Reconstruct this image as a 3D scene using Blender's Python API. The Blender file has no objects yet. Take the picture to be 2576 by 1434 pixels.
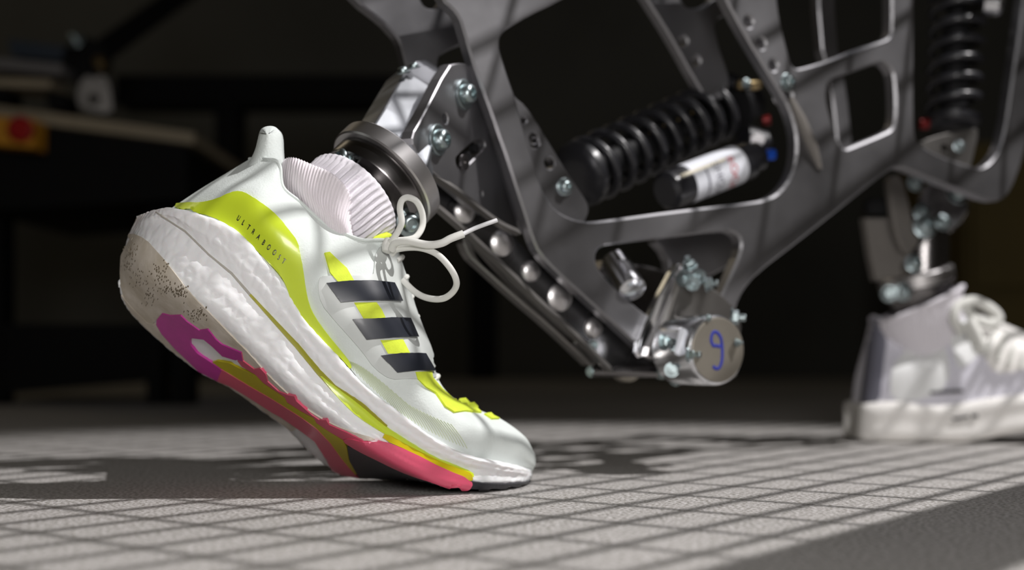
import bpy, bmesh, math, random
from mathutils import Vector, Matrix
from mathutils.bvhtree import BVHTree
from mathutils.geometry import delaunay_2d_cdt
V = Vector
random.seed(7)
scn = bpy.context.scene
COL = scn.collection
# ------------------------------------------------------------------ camera
F = 3300.0; CX = 1288.0; HY = 888.0; CH = 0.084
cd = bpy.data.cameras.new('camera'); cam = bpy.data.objects.new('camera', cd); COL.objects.link(cam)
cam.location = (0, 0, CH); cam.rotation_euler = (math.pi/2, 0, 0)
cd.sensor_width = 36; cd.lens = F/2576*36; cd.shift_y = (HY-717)/2576
cd.clip_start = 0.02; cd.clip_end = 50
cd.dof.use_dof = True; cd.dof.focus_distance = 0.745; cd.dof.aperture_fstop = 3.8
scn.camera = cam
# ------------------------------------------------------------------ world and lights
w = bpy.data.worlds.new('world'); scn.world = w; w.use_nodes = True
w.node_tree.nodes['Background'].inputs[0].default_value = (1.0, 0.82, 0.55, 1)
w.node_tree.nodes['Background'].inputs[1].default_value = 0.014
scn.view_settings.view_transform = 'Standard'; scn.view_settings.look = 'None'
scn.view_settings.exposure = 0.0; scn.view_settings.gamma = 1.0; scn.view_settings.use_curve_mapping = False

def AC(a, c, z=0.0): return V((.605*a+.798*c, .796*a-.602*c, z))
def aim(o, tgt):
    o.rotation_euler = (V(tgt)-o.location).to_track_quat('-Z', 'Y').to_euler()
def area(name, loc, tgt, size, power, col, sy=None):
    l = bpy.data.lights.new(name, 'AREA'); l.energy = power; l.color = col; l.size = size
    if sy: l.shape = 'RECTANGLE'; l.size_y = sy
    o = bpy.data.objects.new(name, l); COL.objects.link(o); o.location = loc; aim(o, tgt); return o
LAMP = V((1.70, .42, 2.60)); LH = LAMP.z
ls = bpy.data.lights.new('spot_lamp', 'SPOT'); ls.energy = 420; ls.color = (1.0, .97, .965)
ls.shadow_soft_size = .006; ls.spot_size = math.radians(27); ls.spot_blend = .45
lo = bpy.data.objects.new('spot_lamp', ls); COL.objects.link(lo); lo.location = LAMP; aim(lo, (.20, .86, 0))
area('front_softbox', (.12, -.42, .37), (-.08, .75, .13), .40, 7.6, (1.0, .97, .95), .30)
area('shank_highlight_lamp', (.37, .49, .97), (-.04, .85, .28), .20, .16, (.92, .94, 1.0), .20)  # unseen lamp, added to put a bright reflection on the ankle shank
area('ceiling_light', (.9, 1.1, 2.2), (.3, 1.0, .2), .5, .9, (.85, .9, 1.0), .8)
area('ceiling_light', (-2.2, 3.0, 2.4), (-.8, 3.0, 0), .8, 2.5, (1.0, .85, .6))

# ------------------------------------------------------------------ helpers
def P(px, py, Y): return V(((px-CX)/F*Y, Y, CH+(HY-py)/F*Y))
class Plane:
    "a slanted plate plane; px(x,y) gives the point of the plane seen there"
    def __init__(s, px0, Y0, ang, off=0.0):
        s.n = V((math.sin(ang), -math.cos(ang), 0)); s.u = V((math.cos(ang), math.sin(ang), 0)); s.v = V((0, 0, 1))
        s.p0 = P(px0, HY, Y0) - s.n*off
    def at(s, px, py):
        d = V(((px-CX)/F, 1, (HY-py)/F)); c = V((0, 0, CH))
        k = s.n.dot(s.p0-c)/s.n.dot(d); return c+d*k
    def uv(s, px, py):
        q = s.at(px, py)-s.p0; return (q.dot(s.u), q.dot(s.v))
    def w(s, u, v, z=0.0): return s.p0+s.u*u+s.v*v-s.n*z      # z goes away from the camera

def mesh_obj(name, verts, faces, mat, parent=None, smooth=False, autos=None):
    me = bpy.data.meshes.new(name); me.from_pydata([tuple(v) for v in verts], [], faces); me.update()
    bm = bmesh.new(); bm.from_mesh(me); bmesh.ops.recalc_face_normals(bm, faces=bm.faces); bm.to_mesh(me); bm.free()
    if mat: me.materials.append(mat)
    if smooth:
        for p in me.polygons: p.use_smooth = True
        if autos is not None:
            try: me.set_sharp_from_angle(angle=math.radians(autos))
            except Exception: pass
    o = bpy.data.objects.new(name, me); COL.objects.link(o)
    if parent: o.parent = parent; o.matrix_parent_inverse = parent.matrix_world.inverted()
    return o
def empty(name, loc, label, cat, group=None):
    o = bpy.data.objects.new(name, None); COL.objects.link(o); o.location = loc; o.empty_display_size = .02
    o.matrix_world = Matrix.Translation(loc)
    o['label'] = label; o['category'] = cat
    if group: o['group'] = group
    return o
def tag(o, label, cat, group=None):
    o['label'] = label; o['category'] = cat
    if group: o['group'] = group
    return o
def struct(o): o['kind'] = 'structure'; return o

class MB:
    def __init__(s): s.v = []; s.f = []
    def add(s, vs, fs):
        k = len(s.v); s.v += [V(x) for x in vs]; s.f += [tuple(i+k for i in f) for f in fs]
    def box(s, c, size, rot=None, bev=0):
        bm = bmesh.new(); bmesh.ops.create_cube(bm, size=1)
        bmesh.ops.scale(bm, vec=size, verts=bm.verts)
        if bev: bmesh.ops.bevel(bm, geom=bm.edges[:], offset=bev, segments=2, affect='EDGES')
        if rot is not None: bmesh.ops.transform(bm, matrix=rot.to_4x4(), verts=bm.verts)
        bmesh.ops.translate(bm, vec=c, verts=bm.verts)
        bm.verts.index_update(); s.add([v.co.copy() for v in bm.verts], [[v.index for v in f.verts] for f in bm.faces]); bm.free()
    def lathe(s, prof, o, axis, n=40, ref=None, cap=True):
        axis = V(axis).normalized(); r = V(ref) if ref else (V((0, 0, 1)) if abs(axis.z) < .9 else V((1, 0, 0)))
        x = axis.cross(r).normalized(); y = axis.cross(x)
        vs = []; fs = []; m = len(prof)
        for (rad, z) in prof:
            for k in range(n):
                t = 2*math.pi*k/n; vs.append(V(o)+axis*z+(x*math.cos(t)+y*math.sin(t))*rad)
        for i in range(m-1):
            for k in range(n):
                k2 = (k+1) % n; fs.append((i*n+k, i*n+k2, (i+1)*n+k2, (i+1)*n+k))
        if cap:
            fs.append(tuple(range(n))); fs.append(tuple((m-1)*n+k for k in range(n)))
        s.add(vs, fs)
    def tube(s, pts, r, n=10, flat=1.0, up=None, closed=False):
        pts = [V(p) for p in pts]; m = len(pts); vs = []; fs = []
        prev = None
        for i, p in enumerate(pts):
            a = pts[(i-1) % m if closed else max(i-1, 0)]; b = pts[(i+1) % m if closed else min(i+1, m-1)]
            t = (b-a).normalized()
            if up is not None: x = t.cross(V(up)); x = x.normalized() if x.length > 1e-5 else V((1, 0, 0))
            elif prev is None: x = t.orthogonal().normalized()
            else: x = (prev-t*prev.dot(t)).normalized()
            prev = x; y = t.cross(x)
            rr = r[i] if isinstance(r, (list, tuple)) else r
            for k in range(n):
                th = 2*math.pi*k/n; vs.append(p+x*math.cos(th)*rr+y*math.sin(th)*rr*flat)
        for i in range(m if closed else m-1):
            j = (i+1) % m
            for k in range(n):
                k2 = (k+1) % n; fs.append((i*n+k, i*n+k2, j*n+k2, j*n+k))
        if not closed: fs.append(tuple(range(n))); fs.append(tuple((m-1)*n+k for k in range(n)))
        s.add(vs, fs)
    def build(s, name, mat, parent=None, smooth=False, autos=35): return mesh_obj(name, s.v, s.f, mat, parent, smooth, autos)

def crm(p0, p1, p2, p3, t):
    return 0.5*((2*p1)+(p2-p0)*t+(2*p0-5*p1+4*p2-p3)*t*t+(3*p1-p0-3*p2+p3)*t*t*t)
def spline(pts, k, closed=False):
    n = len(pts); out = []
    rng = n if closed else n-1
    for i in range(rng):
        if closed: a, b, c, d = pts[(i-1) % n], pts[i], pts[(i+1) % n], pts[(i+2) % n]
        else:
            b, c = pts[i], pts[i+1]
            a = pts[i-1] if i > 0 else b*2-c
            d = pts[i+2] if i+2 < n else c*2-b
        for j in range(k): out.append(crm(a, b, c, d, j/k))
    if not closed: out.append(pts[-1].copy())
    return out
def grid(ctrl, ku, kv, closed_v=False):
    rows = [spline(r, kv, closed_v) for r in ctrl]
    colsn = len(rows[0])
    cols = [spline([rows[i][j] for i in range(len(rows))], ku) for j in range(colsn)]
    return [[cols[j][i] for j in range(colsn)] for i in range(len(cols[0]))]
def grid_mesh(g, closed_v=False, cap=False):
    n = len(g); m = len(g[0]); vs = [p for r in g for p in r]; fs = []
    for i in range(n-1):
        for j in range(m if closed_v else m-1):
            j2 = (j+1) % m; fs.append((i*m+j, i*m+j2, (i+1)*m+j2, (i+1)*m+j))
    if cap: fs.append(tuple(range(m))); fs.append(tuple((n-1)*m+k for k in range(m)))
    return vs, fs

def dens(poly, step):
    out = []
    n = len(poly)
    for i in range(n):
        a = V(poly[i]); b = V(poly[(i+1) % n]); k = max(1, int(math.ceil((b-a).length/step)))
        for j in range(k): out.append(a.lerp(b, j/k))
    return out
def chaikin(poly, it=1, r=.25):
    p = [V(q) for q in poly]
    for _ in range(it):
        q = []
        n = len(p)
        for i in range(n):
            a, b = p[i], p[(i+1) % n]; q += [a.lerp(b, r), a.lerp(b, 1-r)]
        p = q
    return p
def inside(p, poly):
    c = False; n = len(poly); j = n-1
    for i in range(n):
        a, b = poly[i], poly[j]
        if (a[1] > p[1]) != (b[1] > p[1]) and p[0] < (b[0]-a[0])*(p[1]-a[1])/(b[1]-a[1])+a[0]: c = not c
        j = i
    return c
def drape(name, poly, bvh, mat, parent, lift=.0005, step=8, smooth_it=1, holes=(), sink=.001, smooth=True, fallY=.77, label=None):
    "a thin skin cut to an outline and laid on a surface"
    loops = [dens(chaikin(poly, smooth_it) if smooth_it else [V(p) for p in poly], step)]
    for h in holes: loops.append(dens(chaikin(h, 1), step))
    pts = []; edges = []
    for L in loops:
        k = len(pts); pts += [V((q[0], q[1])) for q in L]; edges += [(k+i, k+(i+1) % len(L)) for i in range(len(L))]
    xs = [q[0] for q in loops[0]]; ys = [q[1] for q in loops[0]]
    y = min(ys)+step*.5; r = 0
    while y < max(ys):
        x = min(xs)+(step*.5 if r % 2 else 0)
        while x < max(xs):
            if inside((x, y), loops[0]) and not any(inside((x, y), L) for L in loops[1:]): pts.append(V((x, y)))
            x += step
        y += step*.87; r += 1
    vo, eo, fo, ov, oe, of = delaunay_2d_cdt(pts, edges, [], 1, 1e-4)
    fo = [f for f in fo if not any(inside(((vo[f[0]]+vo[f[1]]+vo[f[2]])/3), L) for L in loops[1:])]
    C = V((0, 0, CH)); top = []; bot = []
    for q in vo:
        d = V(((q[0]-CX)/F, 1, (HY-q[1])/F)).normalized()
        h, nn, _, _ = bvh.ray_cast(C, d)
        if h is None:
            h2, nn, _, _ = bvh.find_nearest(C+d*(fallY/d.y)); h = h2
        if nn.dot(d) > 0: nn = -nn
        top.append(h+nn*lift); bot.append(h-nn*sink)
    n = len(vo); cnt = {}
    for f in fo:
        for i in range(len(f)):
            a, b = f[i], f[(i+1) % len(f)]
            cnt.setdefault((min(a, b), max(a, b)), []).append((a, b))
    faces = [tuple(f) for f in fo]; vs = list(top); m = {}
    for e, l in cnt.items():
        if len(l) == 1:
            a, b = l[0]
            for q in (a, b):
                if q not in m: m[q] = len(vs); vs.append(bot[q])
            faces.append((a, b, m[b], m[a]))
    o = mesh_obj(name, vs, faces, mat, parent, smooth, 60)
    if label: o['label'] = label
    return o
def ribbon_poly(pts, wd):
    pts = [V((p[0], p[1])) for p in pts]; L = []; R = []
    n = len(pts)
    for i, p in enumerate(pts):
        t = (pts[min(i+1, n-1)]-pts[max(i-1, 0)]).normalized(); nn = V((-t.y, t.x))
        ww = wd[i] if isinstance(wd, (list, tuple)) else wd
        L.append(p+nn*ww/2); R.append(p-nn*ww/2)
    return L+R[::-1]
def off_loop(L, d):
    "shift a closed loop sideways by d (to its left)"
    n = len(L); out = []
    for i in range(n):
        a, b, c = L[i-1], L[i], L[(i+1) % n]
        t1 = (b-a); t2 = (c-b)
        t1 = t1.normalized() if t1.length > 1e-9 else t2.normalized(); t2 = t2.normalized() if t2.length > 1e-9 else t1
        n1 = V((-t1.y, t1.x)); n2 = V((-t2.y, t2.x)); m = (n1+n2)
        m = m.normalized() if m.length > 1e-6 else n1
        out.append(b+m*d/max(.5, m.dot(n1)))
    return out
def areaof(L): return sum(L[i-1].x*L[i].y-L[i].x*L[i-1].y for i in range(len(L)))/2
def plate(name, plane, outer, holes, t, mat, parent, ch=.0012, it=1, round_holes=(), label=None, dz=0.0, uvmode=False):
    "extruded plate with chamfered edges, cut-outs and drilled holes"
    def conv(poly):
        q = [V(p) for p in poly] if uvmode else [V(plane.uv(*p)) for p in poly]
        return chaikin(q, it) if it else q
    loops = [conv(outer)]+[conv(h) for h in holes]
    for (x, y, r) in round_holes:
        c = V(plane.uv(x, y)); loops.append([c+V((math.cos(a*math.pi/8), math.sin(a*math.pi/8)))*r for a in range(16)])
    for i in range(len(loops)):
        A = areaof(loops[i])
        if (i == 0 and A < 0) or (i > 0 and A > 0): loops[i].reverse()
    ins = [off_loop(L, ch) for L in loops]
    pts = []; edges = []
    for L in ins:
        k = len(pts); pts += L; edges += [(k+i, k+(i+1) % len(L)) for i in range(len(L))]
    vo, eo, fo, ov, oe, of = delaunay_2d_cdt(pts, edges, [], 1, 1e-7)
    hl = ins[1:]
    fo = [f for f in fo if not any(inside(sum((vo[i] for i in f), V((0, 0)))/len(f), L) for L in hl)]
    vs = [plane.w(q[0], q[1], dz) for q in vo]; fs = [tuple(f) for f in fo]
    nb = len(vs); vs += [plane.w(q[0], q[1], dz+t) for q in vo]; fs += [tuple(i+nb for i in f[::-1]) for f in fo]
    for L, I in zip(loops, ins):
        k = len(vs); n = len(L)
        vs += [plane.w(q[0], q[1], dz) for q in I]+[plane.w(q[0], q[1], dz+ch) for q in L]+[plane.w(q[0], q[1], dz+t-ch) for q in L]+[plane.w(q[0], q[1], dz+t) for q in I]
        for i in range(n):
            j = (i+1) % n
            for r in range(3): fs.append((k+r*n+i, k+r*n+j, k+(r+1)*n+j, k+(r+1)*n+i))
    me = bpy.data.meshes.new(name); me.from_pydata([tuple(v) for v in vs], [], fs); me.update()
    bm = bmesh.new(); bm.from_mesh(me); bmesh.ops.remove_doubles(bm, verts=bm.verts, dist=1e-6); bmesh.ops.recalc_face_normals(bm, faces=bm.faces); bm.to_mesh(me); bm.free()
    me.materials.append(mat)
    o = bpy.data.objects.new(name, me); COL.objects.link(o)
    if parent: o.parent = parent; o.matrix_parent_inverse = parent.matrix_world.inverted()
    if label: o['label'] = label
    return o
def bvh_of(vs, fs): return BVHTree.FromPolygons([tuple(v) for v in vs], fs)

# ------------------------------------------------------------------ materials
def mat(name, col, rough=.5, metal=0.0, bump=0.0, bscale=300, var=0.0, vscale=20, tex='NOISE', spec=None, trans=0, alpha=None, aniso=(1, 1, 1), sss=0, coat=0, rvar=0.0, col2=None, bdist=.001):
    m = bpy.data.materials.new(name); m.use_nodes = True; nt = m.node_tree; b = nt.nodes['Principled BSDF']
    b.inputs['Base Color'].default_value = (*col, 1); b.inputs['Roughness'].default_value = rough; b.inputs['Metallic'].default_value = metal
    if spec is not None: b.inputs['Specular IOR Level'].default_value = spec
    if trans: b.inputs['Transmission Weight'].default_value = trans
    if alpha is not None: b.inputs['Alpha'].default_value = alpha
    if sss: b.inputs['Subsurface Weight'].default_value = sss; b.inputs['Subsurface Scale'].default_value = .01
    if coat: b.inputs['Coat Weight'].default_value = coat; b.inputs['Coat Roughness'].default_value = .12
    tc = nt.nodes.new('ShaderNodeTexCoord'); mp = nt.nodes.new('ShaderNodeMapping'); mp.inputs['Scale'].default_value = aniso
    nt.links.new(tc.outputs['Object'], mp.inputs[0])
    if var or rvar:
        n = nt.nodes.new('ShaderNodeTexNoise'); n.inputs['Scale'].default_value = vscale; n.inputs['Detail'].default_value = 5
        nt.links.new(mp.outputs[0], n.inputs['Vector'])
        if var:
            r = nt.nodes.new('ShaderNodeValToRGB'); c2 = col2 if col2 else tuple(max(0, c*(1-var)) for c in col)
            r.color_ramp.elements[0].color = (*c2, 1); r.color_ramp.elements[1].color = (*col, 1)
            r.color_ramp.elements[0].position = .35; r.color_ramp.elements[1].position = .65
            nt.links.new(n.outputs['Fac'], r.inputs[0]); nt.links.new(r.outputs[0], b.inputs['Base Color'])
        if rvar:
            mr = nt.nodes.new('ShaderNodeMapRange'); mr.inputs[1].default_value = .3; mr.inputs[2].default_value = .7
            mr.inputs[3].default_value = rough-rvar; mr.inputs[4].default_value = rough+rvar
            nt.links.new(n.outputs['Fac'], mr.inputs[0]); nt.links.new(mr.outputs[0], b.inputs['Roughness'])
    if bump:
        if tex == 'VORO':
            n2 = nt.nodes.new('ShaderNodeTexVoronoi'); n2.feature = 'SMOOTH_F1'; out = n2.outputs['Distance']
        elif tex == 'WAVE':
            n2 = nt.nodes.new('ShaderNodeTexWave'); out = n2.outputs['Fac']
        else:
            n2 = nt.nodes.new('ShaderNodeTexNoise'); out = n2.outputs['Fac']; n2.inputs['Detail'].default_value = 3
        n2.inputs['Scale'].default_value = bscale
        nt.links.new(mp.outputs[0], n2.inputs['Vector'])
        bp = nt.nodes.new('ShaderNodeBump'); bp.inputs['Strength'].default_value = bump; bp.inputs['Distance'].default_value = bdist
        if tex == 'VORO': bp.invert = True
        nt.links.new(out, bp.inputs['Height']); nt.links.new(bp.outputs[0], b.inputs['Normal'])
    return m
M = {}
M['boost'] = mat('white_foam', (.87, .87, .88), .55, bump=.25, bscale=420, tex='NOISE', bdist=.0004, sss=.08)
M['knit'] = mat('pale_knit', (.72, .77, .745), .8, bump=.5, bscale=800, tex='NOISE', bdist=.0005, var=.05, vscale=60)
M['knit_cage'] = mat('translucent_cage_film', (.60, .63, .61), .35, bump=.1, bscale=500, bdist=.0002)
M['neon'] = mat('neon_yellow_plastic', (.60, .74, .035), .28, coat=.3)
M['neon_knit'] = mat('neon_yellow_knit', (.70, .83, .05), .8, bump=.4, bscale=900, var=.08, vscale=300, bdist=.0003)
M['olive'] = mat('olive_trim', (.36, .34, .02), .5)
M['gold'] = mat('amber_rubber', (.58, .47, .01), .25, coat=.4)
M['yellow_sole'] = mat('yellow_outsole', (.52, .44, .005), .4)
M['magenta'] = mat('magenta_outsole', (.50, .035, .30), .45, var=.1, vscale=120)
M['pink'] = mat('pink_rubber', (.70, .09, .17), .35, coat=.3)
M['grey_rub'] = mat('charcoal_rubber', (.045, .043, .05), .5, bump=.2, bscale=300)
M['black_rub'] = mat('black_rubber', (.02, .02, .025), .45, bump=.3, bscale=500)
M['stripe'] = mat('black_stripe', (.018, .021, .03), .35, coat=.2)
M['chrome_txt'] = mat('dark_foil_print', (.16, .16, .13), .25, metal=.8)
M['chrome_hi'] = mat('silver_foil_print', (.9, .9, .9), .2, metal=1)
M['lace'] = mat('white_lace', (.74, .74, .70), .75, bump=.4, bscale=1500, bdist=.0002)
M['aglet'] = mat('lace_tip', (.78, .78, .80), .4)
M['sock'] = mat('white_ribbed_cotton', (.80, .77, .82), .95, bump=.5, bscale=1200, bdist=.0004)
M['sock_body'] = mat('pinkish_white_cotton', (.80, .745, .785), .95, bump=.4, bscale=230, tex='WAVE', bdist=.0004, aniso=(-.4, .3, 1))
M['scuff'] = mat('dirt_scuff', (.16, .13, .09), .9)
M['foam_shade'] = mat('shaded_tan_foam', (.66, .60, .52), .7, bump=.4, bscale=400, tex='NOISE', bdist=.0005, var=.25, vscale=70, col2=(.50, .44, .35))  # tan colour holds the shade of the down-facing white foam
M['alu'] = mat('machined_aluminium', (.36, .355, .37), .40, metal=.96, var=.25, vscale=9, rvar=.07, bump=.08, bscale=60)
M['alu2'] = mat('dull_aluminium', (.33, .315, .30), .42, metal=.92, var=.25, vscale=14, rvar=.06, bump=.1, bscale=80)
M['alu_bright'] = mat('polished_aluminium', (.86, .87, .90), .20, metal=1, rvar=.06, vscale=20, aniso=(1, 1, .1))
M['shank'] = mat('milled_aluminium', (.33, .34, .36), .40, metal=.95, rvar=.06, vscale=20)
M['steel'] = mat('turned_steel', (.66, .64, .64), .36, metal=1)
M['steel_dark'] = mat('dark_steel', (.22, .21, .21), .25, metal=1)
M['zinc'] = mat('zinc_plated_bolt', (.36, .42, .43), .34, metal=1)
M['black_gloss'] = mat('gloss_black_enamel', (.014, .014, .017), .38, coat=.25)
M['black_matte'] = mat('matt_black', (.010, .010, .011), .6, spec=.15)
M['label'] = mat('white_label', (.78, .80, .86), .4)
M['label_grey'] = mat('grey_print', (.22, .22, .26), .5)
M['label_red'] = mat('red_print', (.62, .06, .07), .5)
M['label_cream'] = mat('cream_print', (.85, .78, .6), .4)
M['blue_an'] = mat('blue_anodised', (.02, .12, .75), .25, metal=.6)
M['red_an'] = mat('red_anodised', (.15, .006, .006), .35, metal=.4)
M['blue_ink'] = mat('blue_marker_ink', (.02, .03, .28), .6)
M['tan_disc'] = mat('satin_aluminium_face', (.36, .33, .28), .5, metal=.75, var=.15, vscale=30)
M['rear_face'] = mat('satin_grey_block', (.20, .185, .17), .5, metal=.4)
M['link_web'] = mat('glossy_rolled_steel', (.24, .24, .25), .26, metal=1, var=.3, vscale=14, rvar=.05)
M['brass'] = mat('gold_anodised', (.45, .34, .18), .3, metal=1)
M['wall'] = mat('dark_painted_wall', (.10, .10, .09), .8, var=.3, vscale=1.5)
M['bench_top'] = mat('worn_bench_top', (.30, .25, .17), .6, var=.2, vscale=8)
M['bench_steel'] = mat('black_bench_steel', (.006, .006, .006), .7, spec=.1)
M['grey_metal'] = mat('grey_rail_metal', (.35, .34, .35), .35, metal=.8)
M['estop_y'] = mat('amber_switch_box', (.50, .22, .01), .5)
M['estop_r'] = mat('red_push_button', (.30, .005, .005), .4)
M['cabinet'] = mat('brown_cabinet', (.12, .085, .018), .7, var=.3, vscale=3)
M['mesh_wire'] = mat('galvanised_wire', (.4, .4, .4), .4, metal=.9)
M['rear_shoe'] = mat('off_white_leather', (.82, .83, .83), .6, bump=.1, bscale=200)
M['rear_sole'] = mat('white_rubber_sole', (.84, .82, .79), .5)
M['rear_knit'] = mat('lilac_white_fabric', (.74, .73, .81), .85, bump=.4, bscale=600)
M['rear_heel_dark'] = mat('dark_grey_heel', (.20, .20, .25), .35)  # dark grey for the rear heel panel
# floor
mf = bpy.data.materials.new('speckled_floor'); mf.use_nodes = True; nt = mf.node_tree; b = nt.nodes['Principled BSDF']
tc = nt.nodes.new('ShaderNodeTexCoord')
n1 = nt.nodes.new('ShaderNodeTexNoise'); n1.inputs['Scale'].default_value = 430; n1.inputs['Detail'].default_value = 3
n2 = nt.nodes.new('ShaderNodeTexVoronoi'); n2.inputs['Scale'].default_value = 650
n3 = nt.nodes.new('ShaderNodeTexNoise'); n3.inputs['Scale'].default_value = 5; n3.inputs['Detail'].default_value = 4
for n in (n1, n2, n3): nt.links.new(tc.outputs['Object'], n.inputs['Vector'])
r1 = nt.nodes.new('ShaderNodeValToRGB'); e = r1.color_ramp.elements
e[0].position = .40; e[0].color = (.25, .235, .21, 1); e[1].position = .60; e[1].color = (.60, .58, .57, 1)
nt.links.new(n1.outputs['Fac'], r1.inputs[0])
mx = nt.nodes.new('ShaderNodeMix'); mx.data_type = 'RGBA'; mx.blend_type = 'MULTIPLY'; mx.inputs[0].default_value = .35
r3 = nt.nodes.new('ShaderNodeValToRGB'); r3.color_ramp.elements[0].position = .35; r3.color_ramp.elements[1].position = .65
r3.color_ramp.elements[0].color = (.7, .7, .7, 1); r3.color_ramp.elements[1].color = (1, 1, 1, 1)
nt.links.new(n3.outputs['Fac'], r3.inputs[0]); nt.links.new(r1.outputs[0], mx.inputs[6]); nt.links.new(r3.outputs[0], mx.inputs[7])
nt.links.new(mx.outputs[2], b.inputs['Base Color']); b.inputs['Roughness'].default_value = .62
b.inputs['Specular IOR Level'].default_value = .3
bp = nt.nodes.new('ShaderNodeBump'); bp.inputs['Strength'].default_value = .5; bp.inputs['Distance'].default_value = .0006
nt.links.new(n2.outputs['Distance'], bp.inputs['Height']); nt.links.new(bp.outputs[0], b.inputs['Normal'])
M['floor'] = mf

# ------------------------------------------------------------------ setting
mb = MB(); mb.box((0, 2.0, -.03), (9, 6.4, .06)); struct(mb.build('floor', M['floor']))
mb = MB(); mb.box((0, 4.25, 1.4), (9, .1, 2.8)); struct(mb.build('wall_back', M['wall']))
# ------------------------------------------------------------------ safety mesh fence that breaks up the spot lamp's light
ZM = 1.10
def om(a, c, dz=0.0):
    p = AC(a, c); q = p+(LAMP-p)*(ZM/LH); q.z += dz; return q
fence = empty('wire_cage_panel', om(.7, -.2), 'galvanised wire cage panel on posts, above the frame, casting a grid shadow', 'cage')
mb = MB()
rot = Matrix.Rotation(math.atan2(.796, .605), 3, 'Z')
a0, a1 = -.25, 1.75; k_ = 1-ZM/LH
mb.box(om((a0+a1)/2, -.2015), ((a1-a0)*k_, .079*k_, .02), rot); mb.build('edge_rail', M['mesh_wire'], fence)
cfar = -.269-.040*34
for aa in (a0, a1):
    mb = MB(); mb.box(om(aa, (cfar-.2)/2), (.03, abs(cfar+.2)*k_, .02), rot); mb.build('side_rail', M['mesh_wire'], fence)
for (aa, cc) in ((a0, -.2), (a1, -.2), (a0, cfar), (a1, cfar)):
    q = om(aa, cc); mb = MB(); mb.box((q.x, q.y, (2.6+ZM)/2), (.012, .012, 2.6-ZM), rot); mb.build('hanger_rod', M['mesh_wire'], fence)
for k in range(35):
    mb = MB(); mb.tube([om(a0, -.269-.040*k), om(a1, -.269-.040*k)], .0021, 6); mb.build('wire', M['mesh_wire'], fence)
k = -12
while k < 18:
    a = .551+.0648*k
    if a0 < a < a1:
        mb = MB(); mb.tube([om(a, -.21, .003), om(a, cfar, .003)], .0018, 6); mb.build('wire', M['mesh_wire'], fence)
    k += 1

# ------------------------------------------------------------------ NEAR SHOE
shoe = empty('running_shoe', P(1180, 1240, .80), 'white running shoe, neon yellow heel band, black stripes, pink sole, balanced on its toe', 'shoe')
C0s = [(300,715),(306,752),(330,790),(372,833),(435,888),(505,940),(580,978),(650,1028),(725,1084),(800,1158),(890,1203),(1000,1206),(1100,1203),(1210,1199),(1290,1202),(1335,1207)]
C1s = [(303,650),(330,662),(372,690),(425,722),(490,765),(556,815),(620,875),(685,938),(752,1000),(835,1062),(930,1130),(1040,1190),(1130,1224),(1225,1232),(1305,1222),(1337,1207)]
C2s = [(322,590),(358,566),(425,558),(483,603),(556,664),(622,732),(680,797),(742,864),(803,940),(880,1003),(967,1079),(1063,1135),(1150,1172),(1245,1193),(1312,1199),(1341,1198)]
C3s = [(345,543),(385,529),(428,523),(500,537),(583,571),(655,636),(715,705),(765,798),(845,887),(925,975),(1000,1031),(1090,1098),(1170,1140),(1255,1162),(1316,1176),(1340,1184)]
Yl = [.792,.765,.750,.743,.740,.742,.745,.748,.750,.752,.757,.765,.775,.790,.815,.842]
Ym = [.796,.808,.818,.822,.825,.828,.832,.836,.840,.845,.855,.866,.872,.878,.872,.846]
ctrl = []
for i in range(16):
    yl, ym = Yl[i], Ym[i]
    a = P(*C0s[i], ym); b1 = P(*C1s[i], yl+.004); c = P(*C2s[i], yl); d = P(*C3s[i], yl+.002)
    bul = -.0035 if 0 < i < 15 else 0
    bc = b1.lerp(c, .5)+V((0, bul, 0)); cdm = c.lerp(d, .5)+V((0, bul*.9, 0))
    mt = a+(d-b1)*.95; mid = a.lerp(b1, .5)+V((0, 0, -.001 if i < 9 else 0))
    for q in (a, b1, mid): q.z = max(q.z, .0012)
    mtb = a.lerp(mt, .5)+V((0, .006 if 0 < i < 15 else .0, 0))
    tm = d.lerp(mt, .5)
    ctrl.append([a, mid, b1, bc, c, cdm, d, tm, mt, mtb])
g = grid(ctrl, 22, 12, True)
vs, fs = grid_mesh(g, True, True)
SB = bvh_of(vs, fs)
from mathutils import noise as mn
tmp = bpy.data.meshes.new('t'); tmp.from_pydata([tuple(v) for v in vs], [], fs); bm = bmesh.new(); bm.from_mesh(tmp)
bmesh.ops.recalc_face_normals(bm, faces=bm.faces); bm.normal_update(); bm.verts.ensure_lookup_table()
for i, v in enumerate(vs):
    q = v+V((.002*mn.noise(v*160), .002*mn.noise(v*160+V((7, 3, 1))), 0))
    dd, pp = mn.voronoi(V((q.x, q.y, q.z))/.0068)
    gap = min(1.0, (dd[1]-dd[0])*2.2)
    vs[i] = v-bm.verts[i].normal*(.00042*(1-gap)**1.6+.0002)
bm.free(); bpy.data.meshes.remove(tmp)
mesh_obj('midsole', vs, fs, M['boost'], shoe, True)
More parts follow.
